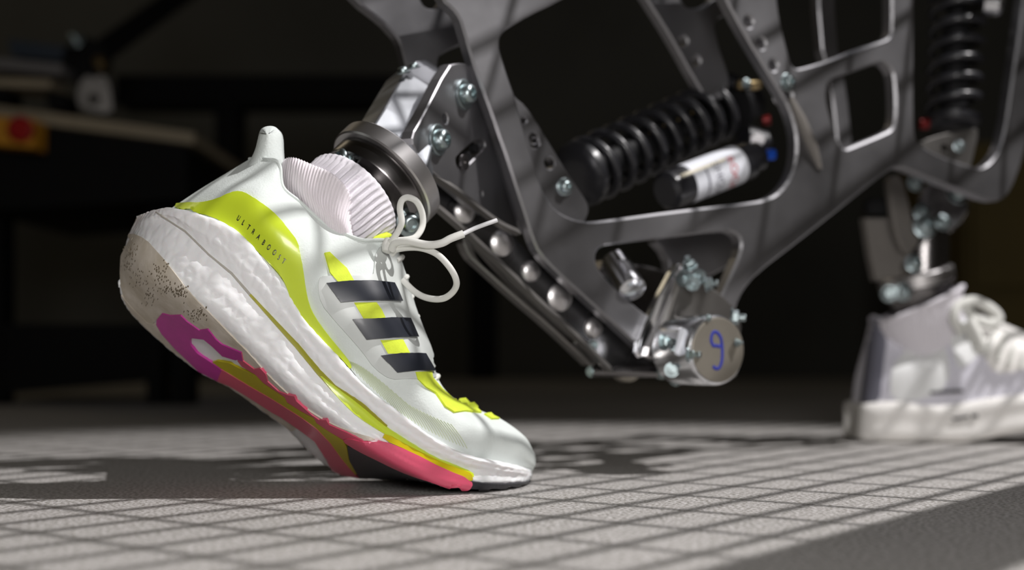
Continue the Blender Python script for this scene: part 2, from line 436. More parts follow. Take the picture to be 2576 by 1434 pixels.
# upper
Ub = [(428,526),(490,537),(560,562),(618,606),(676,660),(715,708),(743,778),(800,845),(860,903),(920,973),(975,1018),(1040,1063),(1096,1106),(1160,1138),(1225,1160),(1285,1172),(1322,1182),(1338,1186)]
U1 = [(500,478),(560,480),(630,490),(665,545),(715,590),(765,640),(800,700),(860,760),(920,820),(975,895),(1020,950),(1070,1010),(1115,1060),(1180,1095),(1240,1120),(1300,1140),(1336,1166),(1346,1172)]
U2 = [(562,440),(620,440),(675,450),(700,500),(745,540),(800,590),(850,640),(920,690),(975,760),(1020,840),(1060,900),(1085,975),(1135,1025),(1195,1060),(1255,1088),(1312,1118),(1342,1152),(1348,1158)]
U3 = [(628,400),(668,400),(702,412),(712,470),(755,508),(815,560),(905,602),(985,610),(1022,690),(1052,790),(1083,870),(1100,948),(1140,1000),(1210,1033),(1262,1055),(1320,1098),(1343,1138),(1346,1144)]
Yb = [.787,.757,.747,.743,.742,.744,.747,.750,.752,.755,.758,.763,.769,.780,.795,.815,.836,.842]
Yc = [.787,.787,.787,.788,.79,.79,.792,.795,.798,.80,.805,.81,.815,.82,.828,.835,.84,.843]
rl = []; rm = []
for i in range(18):
    yb, yc = Yb[i], Yc[i]; D = yc-yb
    top = .4 if 0 < i < 7 else 1.0
    if i == 7: top = .8
    r = [P(*Ub[i], yb), P(*U1[i], yb+.03*D-(.002 if i else 0)), P(*U2[i], yb+.2*D), P(*U3[i], yb+top*D)]
    rl.append(r)
    mr = [V((q.x, 2*yc-q.y, q.z)) for q in r]
    if top == 1.0: mr[3] = r[3].copy()
    rm.append(mr)
gl = grid(rl, 8, 8); gm = grid(rm, 8, 8)
# soft creases where the toe bends
for i, row in enumerate(gl):
    u = i/8
    for j, p in enumerate(row):
        vv = j/(len(row)-1)
        if 11.2 < u < 15.6:
            s = math.sin((u-11.2)/4.4*math.pi)*math.sin(min(1, vv*1.3)*math.pi)
            p += V((0, -1, .5)).normalized()*.0013*s*math.sin((u-11.2)*4.6+vv*2.2)
vL, fL = grid_mesh(gl); vM, fM = grid_mesh(gm)
k = len(vL)
uo = mesh_obj('upper', vL+vM, fL+[tuple(i+k for i in f) for f in fM], M['knit'], shoe, True)
UB = bvh_of(vL, fL)
for gg in (gl, gm):
    mb = MB(); mb.tube([gg[i][-1] for i in range(0, 57)], .0011, 8); mb.build('collar_edge', M['knit'], shoe, True)
UB2 = UB
# heel pull tab
tabpl = Plane(672, .770, 0.0)
tab = plate('heel_tab', tabpl, [(598,436),(622,405),(638,372),(645,340),(650,322),(662,314),(680,312),(694,318),(701,335),(702,370),(705,410),(702,450),(680,470),(640,468)], [], .022, M['knit'], shoe, ch=.0055, it=2)
for p in tab.data.polygons: p.use_smooth = True
# overlays on the upper
heel = [(430,519),(471,513),(508,514),(548,504),(583,487),(606,483),(629,492),(664,518),(699,548),(734,592),(748,611),(755,642),(762,672),(769,723),(778,765),(792,795),(820,835),(862,886),(882,912),(886,928),(868,918),(827,870),(781,823),(743,777),(727,742),(715,707),(676,660),(641,623),(618,606),(583,573),(536,545),(478,536)]
hb = drape('heel_counter', heel, UB, M['neon'], shoe, lift=.0016, step=8, label='glossy neon yellow heel band')
cage = [(803,700),(812,694),(932,695),(939,688),(943,628),(985,606),(1000,640),(1020,700),(1045,780),(1066,835),(1085,880),(1096,925),(1098,955),(1020,952),(983,955),(941,926),(913,886),(878,846),(843,807),(808,765),(799,723)]
cg = drape('lace_cage', cage, UB, M['knit_cage'], shoe, lift=.0009, step=9, label='translucent grey lace cage panel')
for q in ([(815,637),(827,635),(850,657),(871,676),(892,712),(852,713),(840,700),(829,686)], [(890,762),(945,762),(958,780),(969,804),(915,804)], [(956,856),(1011,855),(1029,890),(975,890)],
          [(1043,936),(1082,935),(1085,951),(1110,980),(1138,1006),(1165,1008),(1200,1030),(1210,1040),(1170,1036),(1141,1039),(1117,1023),(1094,990),(1070,975),(1048,952)],
          [(1217,1043),(1236,1046),(1255,1055),(1236,1056)]):
    drape('knit_band', q, UB, M['neon_knit'], shoe, lift=.0013, step=7, smooth_it=0, fallY=.8)
mb = MB()
for (x, y, r) in ((1166, 1016, .0042), (1188, 1026, .004), (1232, 1048, .003)):
    for k in range(1): mb.lathe([(.0001, -r), (r*.6, -r*.8), (r, 0), (r*.6, r*.8), (.0001, r)], P(x, y, .822), (1, 0, -.35), 16)
mb.build('knit_band', M['neon_knit'], shoe, True)
for q in ([(820,713),(878,709),(932,709),(985,714),(994,732),(1006,760),(948,758),(901,758),(857,761),(838,737)],
          [(887,803),(936,802),(985,801),(1025,803),(1035,825),(1046,851),(983,850),(922,854),(905,830)],
          [(958,894),(1006,889),(1063,892),(1075,912),(1088,934),(1045,932),(998,937),(978,915)]):
    drape('stripe', q, UB, M['stripe'], shoe, lift=.0024, step=7, smooth_it=0)
# fine knit ridges
mb = MB()
for k in range(34):
    t = k/33
    a = V((890, 932)).lerp(V((1175, 1128)), t)+V((0, 26*math.sin(t*math.pi)))
    L = 30+75*math.sin(min(1, t*1.6)*math.pi*.8)
    C = V((0, 0, CH)); q3 = []
    for j in range(7):
        q = a+V((-.56, -.83))*(L*j/6)+V((1, -1))*(math.sin(j/6*math.pi)*2)
        d = V(((q.x-CX)/F, 1, (HY-q.y)/F)).normalized(); h, nn, _, _ = UB.ray_cast(C, d)
        if h is not None: q3.append(h-d*.00005)
    if len(q3) > 1: mb.tube(q3, .00022, 4)
o = mb.build('knit_ridge', mat('green_thread', (.50,.56,.34), .8), shoe); o['kind'] = 'stuff'
# foil lettering on the heel band
HB = BVHTree.FromObject(hb, bpy.context.evaluated_depsgraph_get())
def text_mesh(s):
    c = bpy.data.curves.new('lettering', 'FONT'); c.body = s; c.size = 1.0; c.align_x = 'CENTER'
    o = bpy.data.objects.new('lettering', c); COL.objects.link(o); bpy.context.view_layer.update()
    dg = bpy.context.evaluated_depsgraph_get(); me = bpy.data.meshes.new_from_object(o.evaluated_get(dg))
    vs = [V((v.co.x, v.co.y)) for v in me.vertices]; fs = [tuple(p.vertices) for p in me.polygons]
    bpy.data.objects.remove(o); bpy.data.curves.remove(c); bpy.data.meshes.remove(me); return vs, fs
def lay_text(name, s, org, ex, ey, bvh, m, parent, lift, sub=False):
    "letters as thin raised foil laid on a surface; org, ex, ey in the photograph's frame"
    tv, tf = text_mesh(s); C = V((0, 0, CH)); vs = []
    for q in tv:
        r = V(org)+V(ex)*q.x+V(ey)*q.y
        d = V(((r.x-CX)/F, 1, (HY-r.y)/F)).normalized(); h, nn, _, _ = bvh.ray_cast(C, d)
        if h is None: h, nn, _, _ = bvh.find_nearest(C+d*.77)
        if nn.dot(d) > 0: nn = -nn
        vs.append(h+nn*lift)
    return vs, tf
tv = []; tf = []; hv = []; hf = []
pos = [(600,548),(612,559),(625,571),(637,582),(650,595),(663,609),(676,621),(690,634),(702,646),(713,656)]
for ch, (x, y) in zip('ULTRABOOST', pos):
    ang = V((.70, .42)) if ch else 0
    v_, f_ = lay_text('l', ch, (x-3, y+7), V((.72, .52))*13, V((.50, -.86))*21, HB, None, None, .0003)
    k = len(tv); tv += v_; tf += [tuple(i+k for i in f) for f in f_]
    v_, f_ = lay_text('l', ch, (x-1, y+6), V((.72, .52))*9, V((.50, -.86))*17, HB, None, None, .0005)
    k = len(hv); hv += v_; hf += [tuple(i+k for i in f) for f in f_]
mesh_obj('lettering', tv, tf, M['chrome_txt'], hb)
mesh_obj('foil_highlight', hv, hf, M['chrome_hi'], hb)
# sole trim line and outsole
tr = [(392,533),(420,552),(466,582),(525,640),(583,688),(629,741),(688,806),(746,869),(800,934),(838,975),(903,1020),(967,1079)]
drape('sole_groove', ribbon_poly(tr[:6], [2,3,3,4,5,6]), SB, mat('grey_groove', (.45,.43,.38), .8), shoe, lift=.0003, step=6, smooth_it=0)
drape('trim_line', ribbon_poly(tr[5:], [6,9,12,13,16,20,22]), SB, M['olive'], shoe, lift=.0004, step=6, smooth_it=0, label='olive groove line')
clip = [(838,968),(870,1000),(903,1018),(967,1074),(1019,1107),(1096,1152),(1138,1167),(1189,1188),(1192,1206),(1165,1196),(1112,1177),(1032,1134),(964,1101),(900,1050),(862,1018)]
drape('sidewall_clip', [(800,938),(838,968),(903,1014),(967,1070),(1019,1105),(1096,1151),(1138,1166),(1188,1187),(1192,1204),(1165,1189),(1112,1169),(1032,1128),(968,1093),(900,1050),(862,1014),(825,972)], SB, M['neon'], shoe, lift=.0009, step=7, label='neon yellow sidewall strip')
drape('amber_strip', [(968,1088),(1032,1124),(1112,1163),(1165,1183),(1184,1191),(1189,1210),(1165,1202),(1112,1180),(1032,1137),(960,1105)], SB, M['gold'], shoe, lift=.0013, step=7)
drape('pink_sidewall', [(955,1105),(1032,1137),(1112,1179),(1184,1206),(1186,1224),(1165,1233),(1130,1224),(1085,1207),(1048,1196),(1006,1180),(953,1154),(900,1128),(862,1104),(880,1098),(915,1108),(945,1113)], SB, M['pink'], shoe, lift=.0016, step=8)
drape('heel_foam', [(310,600),(330,585),(365,600),(398,636),(443,690),(478,738),(536,795),(583,845),(629,890),(676,945),(735,1000),(799,1048),(870,1082),(950,1104),(925,1110),(860,1098),(786,1046),(727,1000),(650,935),(600,900),(545,855),(500,835),(450,800),(410,790),(390,808),(372,828),(335,786),(305,735),(302,670)], SB, M['foam_shade'], shoe, lift=.0004, step=10, label='foam underside with its shade painted in tan')
drape('arch_foam', [(306,742),(330,786),(372,829),(435,884),(505,936),(580,974),(650,1024),(715,1070),(735,1084),(745,1078),(735,1066),(688,1036),(621,993),(546,957),(480,910),(443,875),(410,838),(396,814),(372,812),(335,775)], SB, M['foam_shade'], shoe, lift=.0005, step=9, smooth_it=0, label='foam along the inner sole edge, shade painted in tan')
ut = [(410,786),(430,791),(457,790),(473,806),(504,828),(525,825),(545,850),(562,864),(590,876),(610,884),(614,905),(642,926),(657,923),(671,938),(676,957),(704,982),(727,991),(743,994),(748,1006),(786,1040),(805,1053),(823,1053),(830,1065),(877,1086),(915,1106)]
lt = [(880,1112),(864,1102),(830,1082),(799,1061),(792,1048),(758,1030),(725,1009),(719,996),(665,960),(645,939),(611,919),(595,903),(562,893),(536,868),(515,851),(480,847),(482,865),(499,886),(536,910),(571,933),(632,970),(683,999),(761,1048),(799,1076),(833,1112),(864,1155),(890,1190),(905,1203),(860,1196),(838,1187),(828,1165),(815,1141),(794,1108),(761,1083),(709,1047),(688,1036),(621,993),(580,969),(501,931),(480,910),(443,875),(410,838),(396,814),(397,802)]
mag = [p for p in ut if p[0] <= 615]+[(600,902),(595,903),(562,893),(536,868),(515,851),(480,847),(482,865),(499,886),(536,910),(560,928),(548,955),(501,931),(480,910),(443,875),(410,838),(396,814),(397,802)]
drape('magenta_outsole', mag, SB, M['magenta'], shoe, lift=.0012, step=8, smooth_it=0)
pk = [p for p in ut if p[0] > 605]+[p for p in lt if p[0] > 597][:11]+[(600,905)]
drape('pink_outsole', pk, SB, M['pink'], shoe, lift=.0011, step=7, smooth_it=0, label='pink rubber upper band')
pk2 = [(558,926),(571,933),(632,970),(683,999),(761,1048),(799,1076),(833,1112),(864,1155),(895,1192),(905,1200),(860,1192),(838,1182),(828,1165),(815,1141),(794,1108),(761,1083),(709,1047),(688,1036),(621,993),(580,969),(546,955)]
drape('pink_outsole', pk2, SB, M['pink'], shoe, lift=.0011, step=7, smooth_it=0, label='pink rubber lower band')
yl_ = [(536,909),(548,905),(580,911),(600,922),(645,941),(665,962),(719,998),(725,1011),(758,1032),(792,1050),(799,1063),(830,1084),(864,1104),(874,1122),(879,1153),(900,1187),(895,1192),(864,1157),(833,1112),(799,1076),(761,1048),(683,999),(632,970),(571,933)]
drape('yellow_outsole', yl_, SB, M['yellow_sole'], shoe, lift=.0009, step=7, smooth_it=0)
drape('grey_forefoot', [(877,1118),(903,1128),(954,1152),(1019,1183),(1057,1200),(1150,1231),(1170,1236),(1120,1226),(1060,1212),(1000,1203),(905,1198),(882,1156)], SB, M['grey_rub'], shoe, lift=.0014, step=8, smooth_it=0, fallY=.80, label='charcoal forefoot rubber')
drape('toe_rubber', [(1181,1209),(1213,1214),(1271,1216),(1324,1211),(1334,1208),(1313,1221),(1271,1230),(1213,1236),(1175,1236),(1178,1222)], SB, M['black_rub'], shoe, lift=.0012, step=6, smooth_it=0, fallY=.815, label='black toe rubber')
# scuff marks on the heel foam
mb = MB(); C = V((0, 0, CH)); rs = random.Random(3)
for k in range(300):
    cx_, cy_, sx, sy = rs.choice([(320,665,14,18),(350,700,20,22),(375,740,16,22),(400,680,20,22),(420,720,22,18),(455,735,18,16),(500,790,22,14),(330,630,14,14)])
    x = cx_+rs.gauss(0, sx*.6); y = cy_+rs.gauss(0, sy*.6); l = rs.uniform(3, 8)
    q3 = []
    for q in (V((x, y)), V((x-l*.2, y+l*.6))):
        d = V(((q.x-CX)/F, 1, (HY-q.y)/F)).normalized(); h, nn, _, _ = SB.ray_cast(C, d)
        if h is not None: q3.append(h-d*.0005)
    if len(q3) == 2: mb.tube(q3, .00045, 4)
o = mb.build('scuff_marks', M['scuff'], shoe); o['kind'] = 'stuff'
# tongue edge
mb = MB(); mb.tube([P(930,612,.775), P(950,600,.778), P(975,590,.785), P(985,590,.80)], [.0015,.0025,.0025,.001], 8, .5)
mb.build('tongue_edge', M['neon_knit'], shoe, True)
# laces
def lace(name, pts, r, m=M['lace'], flat=.45, closed=False, parent=shoe):
    q = spline([P(*p) for p in pts], 8); mb = MB(); mb.tube(q, r, 10, flat, up=(0, 1, 0)); return mb.build(name, m, parent, True, 80)
lace('lace_loop', [(975,612,.772),(990,600,.768),(1010,562,.765),(1006,525,.765),(1012,503,.765),(1028,497,.768),(1049,508,.772),(1062,537,.775),(1063,567,.775),(1050,592,.772),(1030,602,.77),(985,606,.77)], .0019, flat=.6)
lace('lace_loop', [(985,640,.772),(1000,627,.768),(1050,623,.762),(1095,637,.758),(1127,667,.757),(1147,702,.760),(1144,728,.765),(1118,750,.77),(1081,751,.775),(1046,736,.78),(1012,704,.785)], .0019, flat=.6)
lace('lace_end', [(985,630,.768),(995,612,.764),(1025,607,.76),(1076,616,.757),(1110,612,.757),(1134,600,.758),(1166,588,.76)], .0023, flat=.6)
mb = MB(); mb.tube(spline([P(1162,590,.76), P(1200,572,.764), P(1250,554,.768)], 6), .0013, 10); mb.build('lace_tip', M['aglet'], shoe, True)
mb = MB(); mb.lathe([(.0001,-.005),(.003,-.004),(.0042,0),(.003,.004),(.0001,.005)], P(977,618,.773), (.2,.3,1), 18); mb.build('lace_knot', M['lace'], shoe, True)
for i in range(7):
    t = i/6; x = 1006+(1097-1006)*t-7*math.sin(t*3); y = 650+(950-650)*t; yc = .797+.012*t
    q = [P(x-8, y+6, yc-.010), P(x+1, y, yc-.006), P(x+6, y-4, yc-.001), P(x+3, y, yc+.01)]
    mb = MB(); mb.tube(spline(q, 6), [.0016]*19, 8, 1.0); mb.build('lace_crossing', M['lace'], shoe, True)

# ------------------------------------------------------------------ SOCK
sock = empty('ankle_sock', P(845, 560, .79), 'white ribbed ankle sock bunched above the neon yellow shoe', 'sock')
ph = math.radians(32)
ax = V((.66*math.cos(ph), math.sin(ph), .75*math.cos(ph))).normalized()
mm = V((.75, 0, -.66)).normalized(); n2 = (ax.cross(mm)).normalized()
if n2.y > 0: n2 = -n2
def ring(cx_, cy_, Y, r, n=368, rib=0.0, ribn=46, minor=1.0, wob=0.0):
    c = P(cx_, cy_, Y); R = r*Y/F; out = []
    for k in range(n):
        t = 2*math.pi*k/n; rr = R+rib*math.cos(ribn*t)+wob*math.sin(5*t+1.3)
        out.append(c+mm*math.cos(t)*rr+n2*math.sin(t)*rr*minor)
    return out
R_ = [ring(800,680,.795,80,minor=.5), ring(800,630,.785,112,minor=.9,rib=.0004,ribn=92), ring(786,572,.783,126,minor=1.05,wob=.0006,rib=.0004,ribn=92), ring(797,515,.787,131,minor=1.05,wob=.001,rib=.0004,ribn=92),
      ring(808,512,.789,128,minor=1.0,wob=.001,rib=.0004,ribn=92), ring(826,528,.790,121,minor=1.0,wob=.0008,rib=.0004,ribn=92), ring(850,520,.793,119), ring(866,512,.794,117)]
g = [[V(p) for p in r] for r in R_]
cols = [spline([g[i][j] for i in range(len(g))], 7) for j in range(368)]
g2 = [[cols[j][i] for j in range(368)] for i in range(len(cols[0]))]
for i, row in enumerate(g2):     # soft folds
    for j, p in enumerate(row):
        t = 2*math.pi*j/368; p += n2*(.0013*math.sin(i*.5+2*t)+.0011*math.sin(i*.3-4*t))
v_, f_ = grid_mesh(g2, True); mesh_obj('sock_body', v_, f_, M['sock_body'], sock, True)
R_ = [ring(806,572,.788,112,rib=.0008), ring(814,562,.788,121,rib=.0013), ring(830,548,.789,124,rib=.0014), ring(846,534,.790,126,rib=.0014), ring(862,520,.792,127,rib=.0013), ring(876,510,.794,130,rib=.0010),
      ring(884,503,.796,134,rib=.0003), ring(889,499,.797,133,rib=.0002), ring(890,499,.797,127,rib=.0003), ring(886,502,.797,122), ring(870,515,.796,118)]
cols = [spline([R_[i][j] for i in range(len(R_))], 5) for j in range(368)]
g2 = [[cols[j][i] for j in range(368)] for i in range(len(cols[0]))]
v_, f_ = grid_mesh(g2, True); mesh_obj('ribbed_cuff', v_, f_, M['sock'], sock, True)

# ------------------------------------------------------------------ ROBOT
robot = empty('walking_robot', (.2, 1.0, 0), 'bare aluminium walking robot frame with coil shocks and two legs in shoes', 'robot')
TH = math.radians(30)
PM = Plane(1200, .87, TH)
PBk = Plane(1200, .87, TH, -.0); PBk.p0 = PM.p0-PM.n*.060
PBr = Plane(1200, .87, TH); PBr.p0 = PM.p0-PM.n*.014
N = PM.n
outer = [(1090,-300),(1105,-40),(1112,0),(1140,23),(1156,44),(1166,75),(1184,140),(1208,210),(1238,291),(1252,334),(1276,400),(1301,480),(1318,530),(1339,599),(1356,638),(1401,685),(1476,753),(1552,821),(1600,866),(1640,905),(1700,915),(1790,900),(1830,860),(1846,810),(1854,768),(1871,731),(1905,689),(2009,609),(2135,509),(2197,459),(2245,425),(2262,422),(2283,426),(2345,453),(2418,479),(2490,506),(2520,505),(2545,480),(2575,400),(2595,300),(2640,40),(2680,-300)]
win1 = [(1520,-60),(1400,7),(1336,37),(1277,72),(1263,86),(1258,102),(1259,128),(1277,186),(1299,248),(1314,309),(1335,382),(1360,461),(1377,500),(1400,528),(1429,546),(1465,557),(1510,556),(1700,530),(1900,508),(1940,497),(1965,480),(1990,445),(2003,400),(2005,350),(1995,300),(1975,250),(1930,180),(1870,80),(1822,-10),(1780,-100),(1700,-150),(1600,-120)]
win2 = [(1499,640),(1508,624),(1525,617),(1665,600),(1827,580),(1850,586),(1865,602),(1864,634),(1840,690),(1815,742),(1780,810),(1740,840),(1690,835),(1622,789),(1570,745),(1527,704),(1502,670)]
win3 = [(2300,-200),(2300,100),(2300,300),(2303,345),(2316,364),(2363,391),(2454,422),(2474,421),(2495,405),(2515,375),(2530,320),(2545,217),(2562,100),(2576,0),(2600,-200)]
win4 = [(1950,-90),(1955,-10),(1962,45),(1978,112),(1991,158),(1999,170),(2012,173),(2081,153),(2177,116),(2228,100),(2240,90),(2244,75),(2244,-10),(2240,-110),(2180,-130),(2000,-120)]
win5 = [(2083,208),(2090,200),(2150,180),(2209,158),(2226,157),(2240,168),(2250,190),(2254,257),(2252,305),(2246,322),(2232,333),(2145,369),(2126,376),(2112,364),(2101,335),(2088,290),(2078,245)]
rh = [(1884,55,.0042),(1916,109,.0042),(1946,164,.0042),(1984,240,.0040)]
plate('frame_plate', PM, outer, [win1, win2, win3, win4, win5], .012, M['alu'], robot, ch=.0016, it=1, round_holes=rh, label='near cut-out aluminium frame plate')
def shift(poly, dx=0, dy=0): return [(x+dx, y+dy) for x, y in poly]
mb = MB(); mb.tube([PM.at(1988,246)+N*.0002, PM.at(2010,300)+N*.0014, PM.at(2040,370)+N*.0014, PM.at(2062,424)+N*.0002], [.002,.0045,.0045,.002], 10); mb.build('highlight_rib', M['rear_face'], robot, True)  # rib added in place of the diagonal highlight on the plate
# far frame plate seen through and beside the near one
ptop = [(800,-300),(850,-60),(891,0),(963,54),(985,78),(998,93),(1006,108),(1010,121),(1016,145),(1023,175),(1030,200),(1098,196),(1103,163),(1105,144),(1117,133),(1156,114),(1240,90),(1300,20),(1300,-300)]
plate('frame_plate', PBk, ptop, [[(1040,-60),(1052,-18),(1063,8),(1073,19),(1085,22),(1096,21),(1108,10),(1140,-40),(1120,-80)]], .011, M['alu'], robot, ch=.0014, it=1, label='far aluminium frame plate, upper end')
pf2 = [(1560,-300),(1590,-60),(1628,0),(1664,55),(1700,115),(1741,190),(1775,245),(1830,250),(1838,200),(1825,160),(1808,112),(1798,64),(1804,48),(1830,38),(1900,-20),(1900,-300)]
plate('frame_plate', PBk, pf2, [[(1690,-70),(1705,-20),(1716,8),(1738,23),(1775,16),(1800,-10),(1790,-70)]], .011, M['alu'], robot, ch=.0014, it=1, round_holes=[(1719,104,.0042),(1751,154,.0042)], label='far aluminium frame plate, drilled strut')
plate('frame_plate', PBk, [(2055,-200),(2062,100),(2090,200),(2112,400),(2150,400),(2128,200),(2103,100),(2098,-200)], [], .011, M['alu'], robot, ch=.0012, it=1, label='far aluminium frame plate, upright strip')
pf3 = [(1640,600),(1690,560),(1900,560),(1880,640),(1800,690),(1700,730),(1690,700),(1680,640)]
plate('frame_plate', PBk, pf3, [], .011, M['alu'], robot, ch=.0012, it=1, label='far aluminium frame plate, lower end')
# drilled bracket behind the near plate
br = [(1240,180),(1298,246),(1322,265),(1350,305),(1372,342),(1400,388),(1429,436),(1469,494),(1481,515),(1482,534),(1474,552),(1460,575),(1330,600),(1290,480),(1250,320)]
bk = plate('drilled_bracket', PBr, br, [], .010, M['alu'], robot, ch=.0009, it=1, round_holes=[(1343,348,.0036),(1346,360,.0036),(1383,410,.0042),(1318,303,.0022)])
# side bracket behind the edge, carrying the ankle
PS = Plane(1200, .884, math.radians(63))
sb = [(1128,165),(1150,158),(1180,160),(1240,230),(1290,400),(1330,560),(1300,600),(1240,560),(1150,480),(1085,430),(1040,372),(1036,340),(1060,300)]
sbp = plate('ankle_bracket', PS, sb, [[(1146,404),(1150,392),(1196,352),(1216,350),(1222,364),(1216,376),(1168,424),(1152,424)]], .009, M['alu'], robot, ch=.0008, it=1, round_holes=[(1121,298,.0034),(1212,488,.0018)])

def make_bolt_mesh():
    mb = MB()
    mb.lathe([(1.45, 0), (1.5, .1), (1.5, .3), (1.42, .36), (1.0, .36), (1.0, .42), (.98, .8), (.85, 1.1), (.55, 1.25), (.5, 1.25), (.5, .8), (.001, .8)], (0, 0, 0), (0, 0, 1), 24, cap=False)
    me = bpy.data.meshes.new('bolt'); me.from_pydata([tuple(v) for v in mb.v], [], mb.f)
    for p in me.polygons: p.use_smooth = True
    me.set_sharp_from_angle(angle=math.radians(40)); me.materials.append(M['zinc']); return me
def make_hex_mesh():
    mb = MB(); mb.lathe([(1.3, 0), (1.35, .2), (1.3, .25), (.9, .25)], (0, 0, 0), (0, 0, 1), 20, cap=False)
    mb.lathe([(.95, .25), (1.0, .35), (1.0, 1.0), (.9, 1.1), (.001, 1.1)], (0, 0, 0), (0, 0, 1), 6, cap=False)
    mb.lathe([(.5, 1.1), (.5, 1.9), (.45, 2.0), (.001, 2.0)], (0, 0, 0), (0, 0, 1), 14, cap=False)
    me = bpy.data.meshes.new('bolt'); me.from_pydata([tuple(v) for v in mb.v], [], mb.f); me.materials.append(M['zinc']); return me
BM, HM = make_bolt_mesh(), make_hex_mesh()
def bolt(loc, r, d, parent=robot, me=BM, name='bolt', hs=1.0):
    o = bpy.data.objects.new(name, me); COL.objects.link(o); o.parent = parent; o.matrix_parent_inverse = parent.matrix_world.inverted()
    q = V(d).to_track_quat('Z', 'Y'); o.matrix_basis = Matrix.Translation(loc) @ q.to_matrix().to_4x4() @ Matrix.Diagonal((r, r, r*hs, 1)); return o
bolt(PS.at(1098, 352), .0068, PS.n)
bolt(PS.at(1164, 238), .0068, PS.n)
bolt(PBr.at(1419, 470), .0042, N)
bolt(PM.at(1980, 207), .0045, N)
mb = MB(); mb.lathe([(.0055, 0), (.0055, .002), (.002, .002), (.002, .0005), (.0001, .0005)], PS.at(1164, 408), PS.n, 20, cap=False); mb.build('slot_washer', M['steel_dark'], robot, True)
for (x, y) in ((1180, 392), (1199, 373)):
    mb = MB(); mb.lathe([(.0032, -.004), (.0032, 0), (.0022, .0006), (.0001, .0006)], PS.at(x, y), PS.n, 14, cap=False); mb.build('slot_stud', M['black_matte'], robot)

# ankle: clamp rings and shank
ankle = mesh_obj('ankle_clamp', [], [], None, robot)
A2 = V((.60, .45, .70)).normalized()
R0 = P(952, 462, .812)
mb = MB()
mb.lathe([(.020,-.060),(.020,-.022),(.027,-.022),(.027,-.010),(.0335,-.010),(.034,-.009),(.034,.001),(.033,.002),(.033,.002)], R0, A2, 64); o1 = mb.build('ankle_hub', M['steel_dark'], robot, True)
mb = MB()
mb.lathe([(.020,.0021),(.0372,.0021),(.0382,.003),(.0382,.0125),(.0372,.0135),(.030,.0135)], R0, A2, 72); mb.build('clamp_ring', M['steel'], robot, True)
bpy.data.objects.remove(ankle)
mb = MB()
def facering(c, A, rads, tw=0.0):
    x = A.cross(V((0, 1, 0))).normalized(); y = A.cross(x).normalized(); n = len(rads)
    return [c+(x*math.cos(2*math.pi*(k+tw)/n)+y*math.sin(2*math.pi*(k+tw)/n))*rads[k] for k in range(n)]
S0 = R0+A2*.0136; S2 = P(1078,208,.88)
dS = (S2-S0).normalized()
am = V((.75, 0, -.66)).normalized()
def sec(c, d, k, kb=1.0, kr=.72):
    x = (am-d*am.dot(d)).normalized(); y = d.cross(x)
    if y.y > 0: y = -y
    return [c+x*((px*kr if px > 0 else px)*k)+y*(py*k*kb) for px, py in ((-.0315,-.002),(-.0235,.0150),(.021,.0175),(.031,.006),(.030,-.010),(.018,-.022),(-.018,-.022))]
S2 = P(1084,222,.902); S3 = P(1098,186,.915); dS = (S2-S0).normalized()
secs = [sec(S0, A2, 1.0, kr=1.0), sec(S0.lerp(S2, .3), dS, .98, kr=.62), sec(S0.lerp(S2, .80), dS, .93), sec(S2, dS, .78), sec(S3, dS, .50, .6)]
v_, f_ = grid_mesh(secs, True, True); sh = mesh_obj('ankle_shank', v_, f_, M['shank'], robot)
bv = sh.modifiers.new('bevel', 'BEVEL'); bv.width = .0012; bv.segments = 2; bv.limit_method = 'ANGLE'
# ankle lug (black wedge) and bolts around the hub
plate('rubber_wedge', Plane(1030, .815, math.radians(20)), [(975,352),(984,338),(996,335),(1008,346),(1040,392),(1078,448),(1074,468),(1056,466),(1000,400)], [], .010, M['black_matte'], robot, ch=.001, it=1)
bolt(P(872, 402, .792), .0058, -A2+V((-.3,-.5,.9)))
bolt(P(1030, 560, .80), .0060, V((.3,-.9,-.2)))
bolt(P(1015, 185, .862), .0034, V((-.2,-.3,1)))
bolt(P(1042, 172, .868), .003, V((-.2,-.3,1)))

# lower link: channel with domes added to make highlights
PL = Plane(1200, .87, TH); PL.p0 = PM.p0-N*.020
lk = [(1092,508),(1060,455),(1085,432),(1150,480),(1245,560),(1300,600),(1350,660),(1420,720),(1500,790),(1570,850),(1640,915),(1655,945),(1600,948),(1530,925),(1440,835),(1345,745),(1265,668),(1180,590)]
web = plate('lower_link', PL, lk, [], .004, M['link_web'], robot, ch=.0005, it=1)
def rail(name, pts, Y0, th, wd, m):
    q = spline([P(x, y, Y0+(x-1200)/3300*.75) for x, y in pts], 6); mb = MB(); mb.tube(q, wd, 4, th/wd, up=(0, 1, 0)); return mb.build(name, m, robot)
rail('link_flange', [(1088,512),(1180,592),(1265,672),(1345,750),(1440,838),(1530,928)], .862, .008, .0028, M['alu2'])
rail('link_flange', [(1075,432),(1150,482),(1245,556),(1300,585)], .868, .006, .0025, M['alu2'])
PL2 = Plane(1200, .87, TH); PL2.p0 = PM.p0-N*.030
lk2 = [(1162,600),(1180,590),(1265,668),(1345,745),(1440,835),(1510,900),(1490,925),(1470,905),(1380,820),(1290,745),(1205,668),(1180,645)]
plate('tie_rail', PL2, lk2, [[(1188,618),(1200,612),(1270,690),(1350,768),(1440,850),(1450,862),(1440,864),(1340,772),(1250,695),(1205,655)]], .012, M['alu2'], robot, ch=.0012, it=1)
for (x, y, r) in ((1168,532,.0085),(1262,612,.0095),(1335,682,.008),(1408,748,.0105),(1492,826,.008)):
    mb = MB(); mb.lathe([(r, -.001), (r*.93, .0010), (r*.75, .0022), (r*.45, .0031), (.0001, .0035)], PL.at(x, y), N, 28, cap=False); mb.build('highlight_dome', M['steel'], robot, True)  # shallow domes added to catch light as bright blobs on the web
